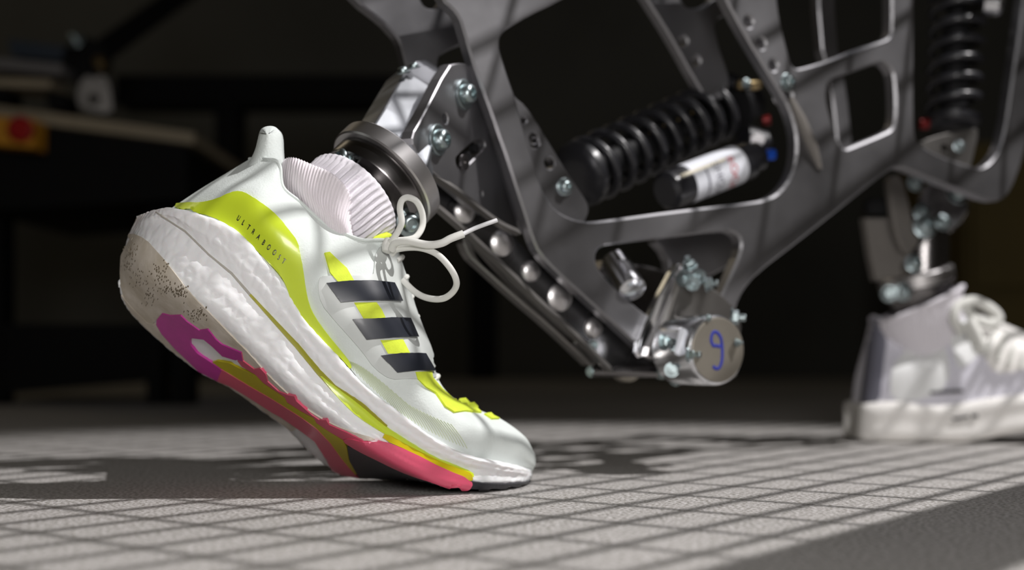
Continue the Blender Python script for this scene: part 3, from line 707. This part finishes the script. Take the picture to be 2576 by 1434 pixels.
for (x, y) in ((1212,556),(1372,668),(1446,736),(1520,806),(1138,520)):
    mb = MB(); mb.lathe([(.0042, -.001), (.0042, .0004), (.0030, .0006), (.0028, -.0002), (.0001, -.0002)], PL.at(x, y), N, 18, cap=False); mb.build('link_hole_plug', M['black_matte'], robot)
# lower cross rod, its nuts and roller wheels
q0 = P(1488, 935, .94); q1 = P(1665, 935, .955)
mb = MB(); mb.lathe([(.004, 0), (.004, (q1-q0).length)], q0, q1-q0, 16); mb.build('cross_rod', M['steel_dark'], robot, True)
for q, r in ((q0, .0030), (q1, .0042), (P(1700, 955, .94), .0035), (P(1492, 868, .935), .0028)): bolt(q, r, V((-.3, -1, 0)), me=HM)
for (x, y, Y) in ((1575, 912, .985),):
    mb = MB(); mb.lathe([(.004, -.004), (.013, -.004), (.0145, -.003), (.0145, .003), (.013, .004), (.004, .004)], P(x, y, Y), N, 40); mb.build('guide_wheel', M['tan_disc'], robot, True)
# knee joint block in the triangular cut-out
PB3 = Plane(1200, .87, TH); PB3.p0 = PM.p0-N*.035
plate('knee_block', PB3, [(1530,640),(1560,662),(1640,668),(1690,690),(1660,760),(1600,830),(1540,780),(1500,700)], [], .02, M['steel_dark'], robot, ch=.002, it=1)
mb = MB(); a = P(1545, 655, .955); bq = P(1592, 730, .93); mb.lathe([(.008, 0), (.010, .001), (.010, .035), (.008, .036)], a, bq-a, 30); mb.build('knee_pin', M['alu_bright'], robot, True)
plcl = Plane(1200, .87, TH); plcl.p0 = PM.p0+N*.006
plate('clevis_arm', plcl, [(1700,664),(1716,664),(1700,720),(1675,800),(1640,870),(1618,905),(1600,880),(1628,800),(1660,740)], [], .006, M['alu_bright'], robot, ch=.0008, it=1)
plcl2 = Plane(1200, .87, TH); plcl2.p0 = PM.p0+N*.010
plate('clevis_arm', plcl2, [(1722,664),(1732,668),(1712,740),(1690,810),(1660,880),(1640,905),(1625,892),(1660,820),(1695,740)], [], .006, M['steel'], robot, ch=.0008, it=1)
# hub drum with the numbered cap
FC = P(1806, 880, .900)
PH = Plane(1200, .87, TH); PH.p0 = FC-N*.040
plate('drum_flange', PH, [(1722,690),(1770,712),(1800,728),(1842,765),(1868,800),(1862,880),(1866,915),(1850,955),(1790,972),(1700,962),(1668,930),(1655,880),(1680,800),(1705,720)], [], .008, M['alu2'], robot, ch=.0012, it=1)
PH2 = Plane(1200, .87, TH); PH2.p0 = FC-N*.0015
mb = MB()
mb.lathe([(.0245, -.042), (.0245, -.003), (.0238, -.0015), (.0228, -.001), (.0225, 0), (.0001, 0)], FC, N, 64, cap=False)
drum = mb.build('hub_drum', M['alu_bright'], robot, True)
mb = MB(); mb.lathe([(.0222, .0), (.0222, .0006), (.0215, .0008), (.0001, .0008)], FC, N, 64, cap=False)
cap = mb.build('drum_cap', M['tan_disc'], robot, False)
nine = [(-.0005,.0032),(-.0035,.0012),(-.0056,.0032),(-.0065,.0070),(-.0052,.0112),(-.0022,.0122),(.0010,.0096),(.0026,.0060),(.0020,.0032),(-.0006,.0022)]
n9 = [(-.0015,.0030),(-.0040,.0028),(-.0058,.0055),(-.0058,.0090),(-.0040,.0120),(-.0010,.0118),(.0018,.0090),(.0030,.0055),(.0022,.0028),(.0000,.0024),(-.0015,.0030)]
tail = [(.0026,.0078),(.0034,.0030),(.0036,-.0030),(.0030,-.0085),(.0010,-.0122),(-.0020,-.0128),(-.0045,-.0112)]
U = PM.u
for seg in (n9, tail):
    mb = MB(); q = spline([FC+U*(x*1.0-.0005)+V((0, 0, y*1.0))+N*.0009 for x, y in seg], 5)
    mb.tube(q, .0012, 6, .25, up=N); mb.build('painted_nine', M['blue_ink'], cap)
mb = MB(); d_ = P(1712, 860, .895); mb.box(d_, (.006, .003, .019), Matrix.Rotation(TH, 3, 'Z') @ Matrix.Rotation(.28, 3, 'Y'), .001); mb.build('etched_tab', M['label'], robot)
for (x, y, Y, r, d) in ((1735,672,.935,.0044,(-.3,-.6,.9)),(1758,697,.935,.0042,(.2,-.95,.1)),(1722,700,.93,.0046,(-.4,-.9,.2)),(1742,715,.925,.004,(0,-1,.3)),(1775,715,.925,.0045,(.9,-.3,.1)),(1668,862,.905,.0045,(.8,-.7,.1)),(1732,892,.893,.0044,(.9,-.5,.0)),(1838,798,.915,.0052,(.97,-.2,-.05)),(1690,930,.91,.004,(0,-1,0)),(1852,862,.905,.0024,(.9,-.5,0))):
    bolt(P(x, y, Y), r, V(d), me=HM)
bolt(P(1782, 800, .895), .0016, N)

# shock absorbers
def shock(A, B, r, turns, wire, rc, name='shock_absorber', res=None, label=None, taper=1.0):
    s = bpy.data.objects.new(name, None); COL.objects.link(s); s.empty_display_size = .01; s.parent = robot; s.matrix_parent_inverse = robot.matrix_world.inverted()
    s.location = A; bpy.context.view_layer.update()
    if label: s['label'] = label
    d = (B-A).normalized(); L = (B-A).length; x = d.orthogonal().normalized(); y = d.cross(x)
    pts = []
    n = int(turns*40)
    for k in range(n+1):
        t = k/n; th = 2*math.pi*turns*t; pts.append(A+d*(L*t)+(x*math.cos(th)+y*math.sin(th))*(r*(1+(taper-1)*t)))
    mb = MB(); mb.tube(pts, wire, 12); mb.build('coil_spring', M['black_gloss'], s, True)
    mb = MB(); mb.lathe([(rc*.9, -.005), (rc, 0), (rc, L*.6), (rc*.7, L*.61), (rc*.7, L*1.02)], A, d, 28); mb.build('damper_body', M['black_matte'], s, True)
    mb = MB(); mb.lathe([(r*.5, -.014), (r*.9, -.013), (r+wire*.7, -.009), (r+wire*.8, -.004), (r*.9, -.003)], A, d, 40); mb.build('spring_seat', M['black_gloss'], s, True)
    mb = MB(); mb.lathe([(r*.9, 0), (r+wire, .002), (r+wire*1.1, .008), (r*.8, .012), (r*.6, .02)], B, d, 40); mb.build('spring_seat', M['black_matte'], s, True)
    return s, d
A = P(1478, 430, .985); B = P(1822, 268, 1.080)
s1, sd = shock(A, B, .0228, 9.3, .0034, .0125, label='diagonal black coil shock with white labelled reservoir')
# eye mount + link on the upper end
mb = MB(); e0 = P(1875, 262, 1.10); mb.lathe([(.011, -.012), (.013, -.011), (.013, .011), (.011, .012)], e0, N, 26); mb.build('eye_mount', M['black_gloss'], s1, True)
mb = MB(); mb.lathe([(.0030, -.004), (.0045, 0), (.0045, .016), (.003, .02)], P(1862, 214, 1.06), V((1, .5, .1)), 16); mb.build('mount_pin', M['brass'], s1, True)
bolt(P(1878, 212, 1.05), .003, N, parent=s1)
# piggyback reservoir
ra = P(1686, 478, .985); rb = P(1925, 386, 1.045); rd = (rb-ra).normalized(); RL = (rb-ra).length
mb = MB(); rr = .0152
mb.lathe([(rr*.75, -.006), (rr*.98, -.003), (rr, 0), (rr, RL*.78), (rr*.8, RL*.80), (rr*.8, RL*.9), (rr*.4, RL*.93)], ra, rd, 40); rsv = mb.build('reservoir', M['black_gloss'], s1, True)
def wrapstrip(name, s0, s1_, t0, t1, rad, m, parent, n=24):
    x = (rd.cross(V((0, 0, 1)))).normalized(); y = x.cross(rd).normalized()
    if x.y > 0: x = -x
    vs = []; fs = []
    for i in range(n+1):
        t = math.radians(t0+(t1-t0)*i/n)
        for s in (s0, s1_): vs.append(ra+rd*s+(x*math.cos(t)+y*math.sin(t))*rad)
    for i in range(n): fs.append((2*i, 2*i+1, 2*i+3, 2*i+2))
    o = mesh_obj(name, vs, fs, m, parent, True); return o
lab = wrapstrip('white_label', RL*.13, RL*.66, -80, 95, rr+.0002, M['label'], rsv)
wrapstrip('black_band', RL*.24, RL*.26, -80, 28, rr+.0004, M['label_grey'], rsv)
wrapstrip('cream_stripe', RL*.02, RL*.47, 30, 40, rr+.0004, M['label_cream'], rsv, 4)
def cyl_text(s, s0, t0, size, m):
    tv_, tf_ = text_mesh(s); x = (rd.cross(V((0, 0, 1)))).normalized(); y = x.cross(rd).normalized()
    if x.y > 0: x = -x
    vs = []
    for q in tv_:
        t = t0-q.x*size/rr; ss = s0+q.y*size
        vs.append(ra+rd*ss+(x*math.cos(t)+y*math.sin(t))*(rr+.0005))
    mesh_obj('lettering', vs, tf_, m, rsv)
cyl_text('ROCK', RL*.475, math.radians(-15), .0105, M['label_red'])
cyl_text('SHOX', RL*.325, math.radians(-15), .0105, M['label_grey'])
mb = MB(); mb.lathe([(.0035, 0), (.0045, .001), (.0045, .007), (.0035, .008), (.0001, .008)], P(1926, 390, 1.04), V((1, .1, .1)), 20, cap=False); mb.build('blue_knob', M['blue_an'], s1, True)
mb = MB(); mb.lathe([(.004, 0), (.0045, .006), (.0001, .006)], P(1918, 305, 1.06), V((1, 0, .2)), 16, cap=False); mb.build('red_knob', M['red_an'], s1, True)
mb = MB(); mb.box(P(1905, 352, 1.05), (.011, .01, .009), None, .002); mb.build('bridge_block', M['grey_metal'], s1)
mb = MB(); mb.lathe([(.012, 0), (.012, .018), (.009, .022)], P(1868, 350, 1.06), V((.9, .3, -.2)), 24); mb.build('valve_body', M['black_gloss'], s1, True)
for (x, y) in ((1741,284),(1706,301),(1670,315),(1635,332)):
    mb = MB(); mb.lathe([(.0001,-.001),(.0011,-.0006),(.0013,0),(.0008,.0009),(.0001,.0012)], P(x, y, .985+(x-1478)/344*.095-.0245), N, 10); mb.build('brass_dot', M['brass'], s1, True)
# second shock, upright at the right
A = P(2398, 285, 1.155); B = P(2410, -60, 1.17)
s2, sd2 = shock(A, B, .0215, 7.4, .0037, .012, label='upright black coil shock at the right edge')
mb = MB(); mb.lathe([(.003, 0), (.005, .001), (.005, .008), (.003, .009)], P(2338, 312, 1.15), V((-1, 0, 0)), 16); mb.build('red_knob', M['red_an'], s2, True)
mb = MB(); mb.lathe([(.009, 0), (.012, .002), (.012, .014), (.009, .016)], P(2475, 5, 1.14), V((1, -.4, -.2)), 20); mb.build('mount_pin', M['alu_bright'], s2, True)
PR = Plane(2400, 1.135, math.radians(10))
plate('shock_bracket', PR, [(2312,362),(2340,345),(2450,320),(2465,330),(2448,400),(2440,430),(2350,420)], [], .010, M['alu2'], robot, ch=.001, it=1, round_holes=[(2378,372,.0035)])
bolt(PR.at(2412, 368), .0035, V((0, -1, 0)))
# ------------------------------------------------------------------ rear leg
PQ = Plane(2250, 1.20, math.radians(12))
plate('rear_shank', PQ, [(2176,548),(2240,548),(2290,540),(2296,690),(2205,706),(2190,640)], [], .012, M['rear_face'], robot, ch=.001, it=0)
mb = MB(); mb.box(P(2208, 520, 1.205), (.024, .014, .014), None, .002); mb.build('sensor_block', M['black_matte'], robot)
PQ2 = Plane(2250, 1.185, math.radians(20))
plate('rear_arm', PQ2, [(2236,445),(2262,438),(2278,470),(2300,570),(2318,600),(2300,630),(2276,640),(2255,590),(2240,500)], [], .008, M['rear_face'], robot, ch=.001, it=1)
plate('rear_arm', Plane(2370, 1.23, math.radians(-25)), [(2330,450),(2420,480),(2440,520),(2410,570),(2350,610),(2330,640),(2290,600),(2300,520)], [], .010, M['steel_dark'], robot, ch=.001, it=1)
mb = MB(); mb.lathe([(.022, 0), (.024, .001), (.024, .055), (.022, .056)], P(2320, 690, 1.24), V((.02, 0, 1)), 40); mb.build('rear_ankle_tube', M['steel_dark'], robot, True)
mb = MB(); mb.lathe([(.026, -.003), (.0345, -.002), (.0355, -.001), (.0355, .010), (.0345, .011), (.026, .012)], P(2306, 712, 1.245), V((-.22, -.10, 1)), 56); mb.build('rear_clamp_ring', M['steel'], robot, True)
mb = MB(); mb.lathe([(.020, -.06), (.030, -.012), (.030, -.002)], P(2306, 712, 1.245), V((-.22, -.10, 1)), 40); mb.build('rear_ankle_hub', M['steel_dark'], robot, True)
for (x, y, Y, r, d, me) in ((2237,738,1.21,.0055,(-.3,-1,0),BM),(2270,735,1.205,.0055,(0,-1,0),BM),(2298,664,1.18,.0055,(0,-1,.3),BM),(2325,572,1.19,.007,(0,-1,.2),BM),(2318,536,1.2,.005,(0,-1,.2),BM),(2370,560,1.2,.005,(.2,-1,.2),BM),(2301,462,1.19,.005,(.1,-1,.2),BM),(2405,488,1.17,.007,(.3,-1,.4),BM)):
    bolt(P(x, y, Y), r, V(d), me=me)
# ------------------------------------------------------------------ REAR SHOE
shoe2 = empty('running_shoe', P(2330, 1115, 1.25), 'white trainer of the rear leg standing flat at the right edge', 'shoe')
# local frame: px columns with sole line; toe runs out of frame to the right
cb = [(2140,1075),(2152,1098),(2185,1113),(2260,1118),(2350,1118),(2440,1112),(2510,1098),(2600,1082),(2720,1070),(2800,1060),(2840,1050)]
ct = [(2144,1050),(2156,1028),(2180,1018),(2260,1010),(2350,1020),(2440,1010),(2510,1000),(2600,992),(2720,1000),(2800,1015),(2840,1030)]
yl2 = [1.275,1.240,1.225,1.218,1.215,1.212,1.208,1.205,1.215,1.235,1.26]
ctrl = []
for i in range(11):
    yc = 1.262; bq = P(*cb[i], yl2[i]+.004); t = P(*ct[i], yl2[i]+.003)
    bq.z = max(bq.z, .0012); md = bq.lerp(t, .5)+V((0, -.004, 0)); wdt = 2*(yc-yl2[i]) if i else .004
    wdt = max(wdt, .006)
    ctrl.append([bq, md, t, t+V((0, wdt*.5, 0)), t+V((0, wdt, 0)), md+V((0, wdt+.006, 0)), bq+V((0, wdt, 0)), bq+V((0, wdt*.5, 0))])
v_, f_ = grid_mesh(grid(ctrl, 6, 5, True), True, True); mesh_obj('midsole', v_, f_, M['rear_sole'], shoe2, True); SB2 = bvh_of(v_, f_)
ub = [(2162,1035),(2180,1028),(2240,1018),(2320,1022),(2400,1020),(2480,1008),(2560,1000),(2660,998),(2760,1008),(2815,1025)]
um = [(2172,960),(2190,950),(2240,940),(2320,930),(2400,925),(2480,910),(2560,905),(2660,920),(2770,960),(2828,1005)]
uu = [(2184,870),(2205,866),(2250,885),(2320,895),(2400,845),(2490,850),(2570,860),(2665,880),(2765,930),(2826,990)]
ut2 = [(2196,796),(2215,804),(2250,842),(2310,868),(2388,800),(2480,800),(2560,835),(2660,868),(2760,920),(2822,980)]
Yb2 = [1.262,1.235,1.225,1.22,1.217,1.215,1.212,1.212,1.225,1.25]
rl = []; rm = []
for i in range(10):
    D = 1.262-Yb2[i]; top = 1.0 if i in (0,) or i >= 5 else .35
    r = [P(*ub[i], Yb2[i]), P(*um[i], Yb2[i]+.05*D-.002), P(*uu[i], Yb2[i]+.22*D), P(*ut2[i], Yb2[i]+top*D)]
    rl.append(r); m_ = [V((q.x, 2*1.262-q.y, q.z)) for q in r]
    if top == 1.0: m_[3] = r[3].copy()
    rm.append(m_)
gl2 = grid(rl, 7, 6); gm2 = grid(rm, 7, 6); vL, fL = grid_mesh(gl2); vM, fM = grid_mesh(gm2); k = len(vL)
uo2 = mesh_obj('upper', vL+vM, fL+[tuple(i+k for i in f) for f in fM], M['rear_knit'], shoe2, True)
for gg in (gl2, gm2):
    mb = MB(); mb.tube([gg[i][-1] for i in range(0, 36)], .0016, 8); mb.build('collar_edge', M['rear_knit'], shoe2, True)
UB3 = bvh_of(vL, fL)
drape('heel_counter', [(2190,800),(2222,806),(2232,850),(2222,930),(2214,1015),(2180,1022),(2168,1030),(2175,960),(2185,870)], UB3, M['rear_heel_dark'], shoe2, lift=.0016, step=10, fallY=1.25, label='dark grey heel panel')
drape('side_panel', [(2290,872),(2370,872),(2385,890),(2388,965),(2330,1005),(2240,1010),(2240,940),(2260,900)], UB3, M['rear_shoe'], shoe2, lift=.002, step=10, fallY=1.25)
drape('side_panel', [(2380,805),(2430,805),(2455,850),(2470,880),(2440,915),(2410,930),(2395,890)], UB3, M['rear_shoe'], shoe2, lift=.003, step=10, fallY=1.25)
drape('eyestay', [(2455,800),(2490,806),(2560,838),(2640,868),(2640,900),(2560,935),(2500,940),(2475,900),(2462,850)], UB3, M['rear_sole'], shoe2, lift=.003, step=10, fallY=1.25)
drape('dark_logo_bar', [(2338,984),(2418,979),(2422,987),(2340,991)], UB3, M['grey_rub'], shoe2, lift=.0035, step=8, smooth_it=0, fallY=1.25)
drape('dark_sole_mark', [(2395,1051),(2435,1045),(2436,1051),(2398,1057)], SB2, M['grey_rub'], shoe2, lift=.002, step=6, smooth_it=0, fallY=1.25)
drape('dark_sole_mark', [(2443,1043),(2458,1041),(2460,1049),(2445,1051)], SB2, M['grey_rub'], shoe2, lift=.002, step=6, smooth_it=0, fallY=1.25)
def rlace(pts, r): 
    q = spline([P(*p) for p in pts], 7); mb = MB(); mb.tube(q, r, 8, .6, up=(0, 1, 0)); return mb.build('lace_loop', M['lace'], shoe2, True, 80)
rlace([(2420,835,1.215),(2400,800,1.21),(2410,770,1.212),(2450,758,1.215),(2490,775,1.22),(2512,800,1.222),(2490,815,1.22),(2450,800,1.215),(2432,780,1.21)], .0050)
rlace([(2440,800,1.208),(2455,830,1.204),(2470,870,1.203),(2462,880,1.205),(2448,850,1.207),(2430,812,1.21)], .0045)
for k in range(5):
    x = 2500+28*k; y = 828+10*k
    mb = MB(); mb.tube(spline([P(x-18, y+70, 1.208), P(x-8, y+30, 1.214), P(x+4, y+2, 1.235), P(x+6, y+2, 1.27)], 6), .0038, 8, .6, up=(1, 0, 0)); mb.build('lace_crossing', M['lace'], shoe2, True)
# rear sock
sock2 = empty('ankle_sock', P(2310, 800, 1.26), 'white sock rising from the rear trainer at the right', 'sock')
rows = []
for (x, y, Y, r, tilt) in ((2330,930,1.262,.030,0),(2320,860,1.255,.036,.1),(2312,815,1.250,.0385,.35),(2312,780,1.246,.0385,.45),(2314,765,1.244,.040,.5),(2314,760,1.244,.036,.5)):
    c = P(x, y, Y); rows.append([c+V((math.cos(t)*(r+.0009*math.cos(34*t)), math.sin(t)*(r+.0009*math.cos(34*t)), math.cos(t)*r*tilt*.9)) for t in [2*math.pi*k/136 for k in range(136)]])
cols = [spline([rows[i][j] for i in range(len(rows))], 5) for j in range(136)]
g2 = [[cols[j][i] for j in range(136)] for i in range(len(cols[0]))]
v_, f_ = grid_mesh(g2, True); mesh_obj('ribbed_cuff', v_, f_, M['sock'], sock2, True)

# ------------------------------------------------------------------ BACKGROUND
bench = empty('workbench', P(200, 1000, 2.2), 'black steel workbench with a tan top edge behind the shoe at left', 'workbench')
def quadprism(name, px4, Y, depth, m, parent, dy=0):
    pl = [P(x, y, Y) for x, y in px4]; mb = MB()
    mb.add(pl+[p+V((0, depth, 0)) for p in pl], [(0,1,2,3),(7,6,5,4),(0,4,5,1),(1,5,6,2),(2,6,7,3),(3,7,4,0)]); return mb.build(name, m, parent)
quadprism('bench_top', [(-60,262),(120,284),(490,336),(490,360),(130,312),(-60,292)][:0] or [(-60,258),(488,334),(488,362),(-60,290)], 2.0, .5, M['bench_top'], bench)
quadprism('apron_panel', [(-60,292),(470,362),(470,500),(-60,530)], 2.03, .45, M['bench_steel'], bench)
for (x0, x1) in ((368, 405), (430, 478)):
    quadprism('leg', [(x0,480),(x1,480),(x1,1018),(x0,1018)], 2.12 if x0 == 368 else 2.11, .06, M['bench_steel'], bench)
quadprism('lower_shelf', [(-80,815),(372,815),(372,960),(-80,1000)], 2.13, .4, M['bench_steel'], bench)
quadprism('leg', [(-80,500),(2,500),(2,1018),(-80,1018)], 2.12, .06, M['bench_steel'], bench)
sw = empty('stop_switch', P(40, 330, 1.98), 'amber emergency stop box with red button on the bench edge', 'switch')
quadprism('switch_box', [(-30,292),(88,300),(86,372),(-30,362)], 1.94, .05, M['estop_y'], sw)
mb = MB(); mb.lathe([(.010, 0), (.012, .004), (.019, .006), (.019, .014), (.014, .018), (.0001, .018)], P(58, 328, 1.94), V((0, -1, 0)), 24, cap=False); mb.build('push_button', M['estop_r'], sw, True)
rg = empty('machine_rail', P(80, 200, 2.0), 'grey metal slide rail lying on the workbench at left', 'machine')
quadprism('rail', [(-60,140),(158,162),(156,186),(-60,168)], 1.95, .08, M['grey_metal'], rg)
quadprism('rail', [(-60,195),(128,200),(126,222),(-60,214)], 1.97, .08, M['bench_top'], rg)
quadprism('carriage', [(20,100),(210,122),(208,158),(30,140)], 2.0, .1, mat('navy_casting', (.02, .03, .045), .5), rg)
quadprism('foot_block', [(118,226),(165,235),(165,276),(118,270)], 1.99, .06, M['bench_steel'], rg)
quadprism('foot_block', [(-40,216),(20,218),(20,258),(-40,252)], 1.99, .06, M['bench_steel'], rg)
bolt(P(190, 102, 1.96), .008, V((0, -1, .4)), parent=rg)
cb_ = empty('clamp_bracket', P(240, 260, 2.0), 'tan metal clamp bracket on the bench beside the slide rail', 'bracket')
PK = Plane(240, 2.0, .1)
plate('bracket_body', PK, [(206,190),(250,180),(276,200),(284,256),(286,290),(200,278),(188,240)], [(lambda: [(225,238),(250,240),(245,262),(222,258)])()], .03, M['alu2'], cb_, ch=.002, it=1)
mb = MB(); mb.lathe([(.006, 0), (.009, .002), (.009, .02), (.006, .024)], P(258, 170, 1.98), V((0, -1, .3)), 20); mb.build('clamp_screw', M['brass'], cb_, True)
st = empty('support_strut', P(350, 80, 2.3), 'black diagonal strut rising from the workbench', 'strut')
mb = MB(); mb.tube([P(228, 150, 2.05), P(330, 75, 2.2), P(520, -60, 2.5)], .026, 4, 1, up=(0, 1, 0)); mb.build('strut_tube', M['bench_steel'], st)
mb = MB(); mb.lathe([(.02, 0), (.034, .002), (.034, .03), (.02, .032)], P(228, 160, 2.03), V((0, -1, 0)), 24); mb.build('strut_joint', M['bench_steel'], st, True)
gy = quadprism('cross_beam', [(290,188),(1260,188),(1260,262),(290,262)], 2.6, .1, M['bench_steel'], None); tag(gy, 'long black steel beam spanning the dark background behind the robot', 'beam')
quadprism('beam_leg', [(1180,262),(1250,262),(1250,955),(1180,955)], 2.61, .08, M['bench_steel'], gy)
quadprism('beam_leg', [(540,262),(600,262),(600,955),(540,955)], 2.61, .08, M['bench_steel'], gy)
cab = empty('storage_cabinet', P(2520, 900, 2.6), 'dark brown storage cabinet behind the rear trainer at right', 'cabinet')
quadprism('cabinet_body', [(2425,360),(2900,360),(2900,985),(2425,985)], 2.72, .5, M['cabinet'], cab)
quadprism('door_panel', [(2450,500),(2880,500),(2880,720),(2450,720)], 2.70, .03, M['cabinet'], cab)
quadprism('door_panel', [(2450,760),(2880,760),(2880,960),(2450,960)], 2.70, .03, M['cabinet'], cab)
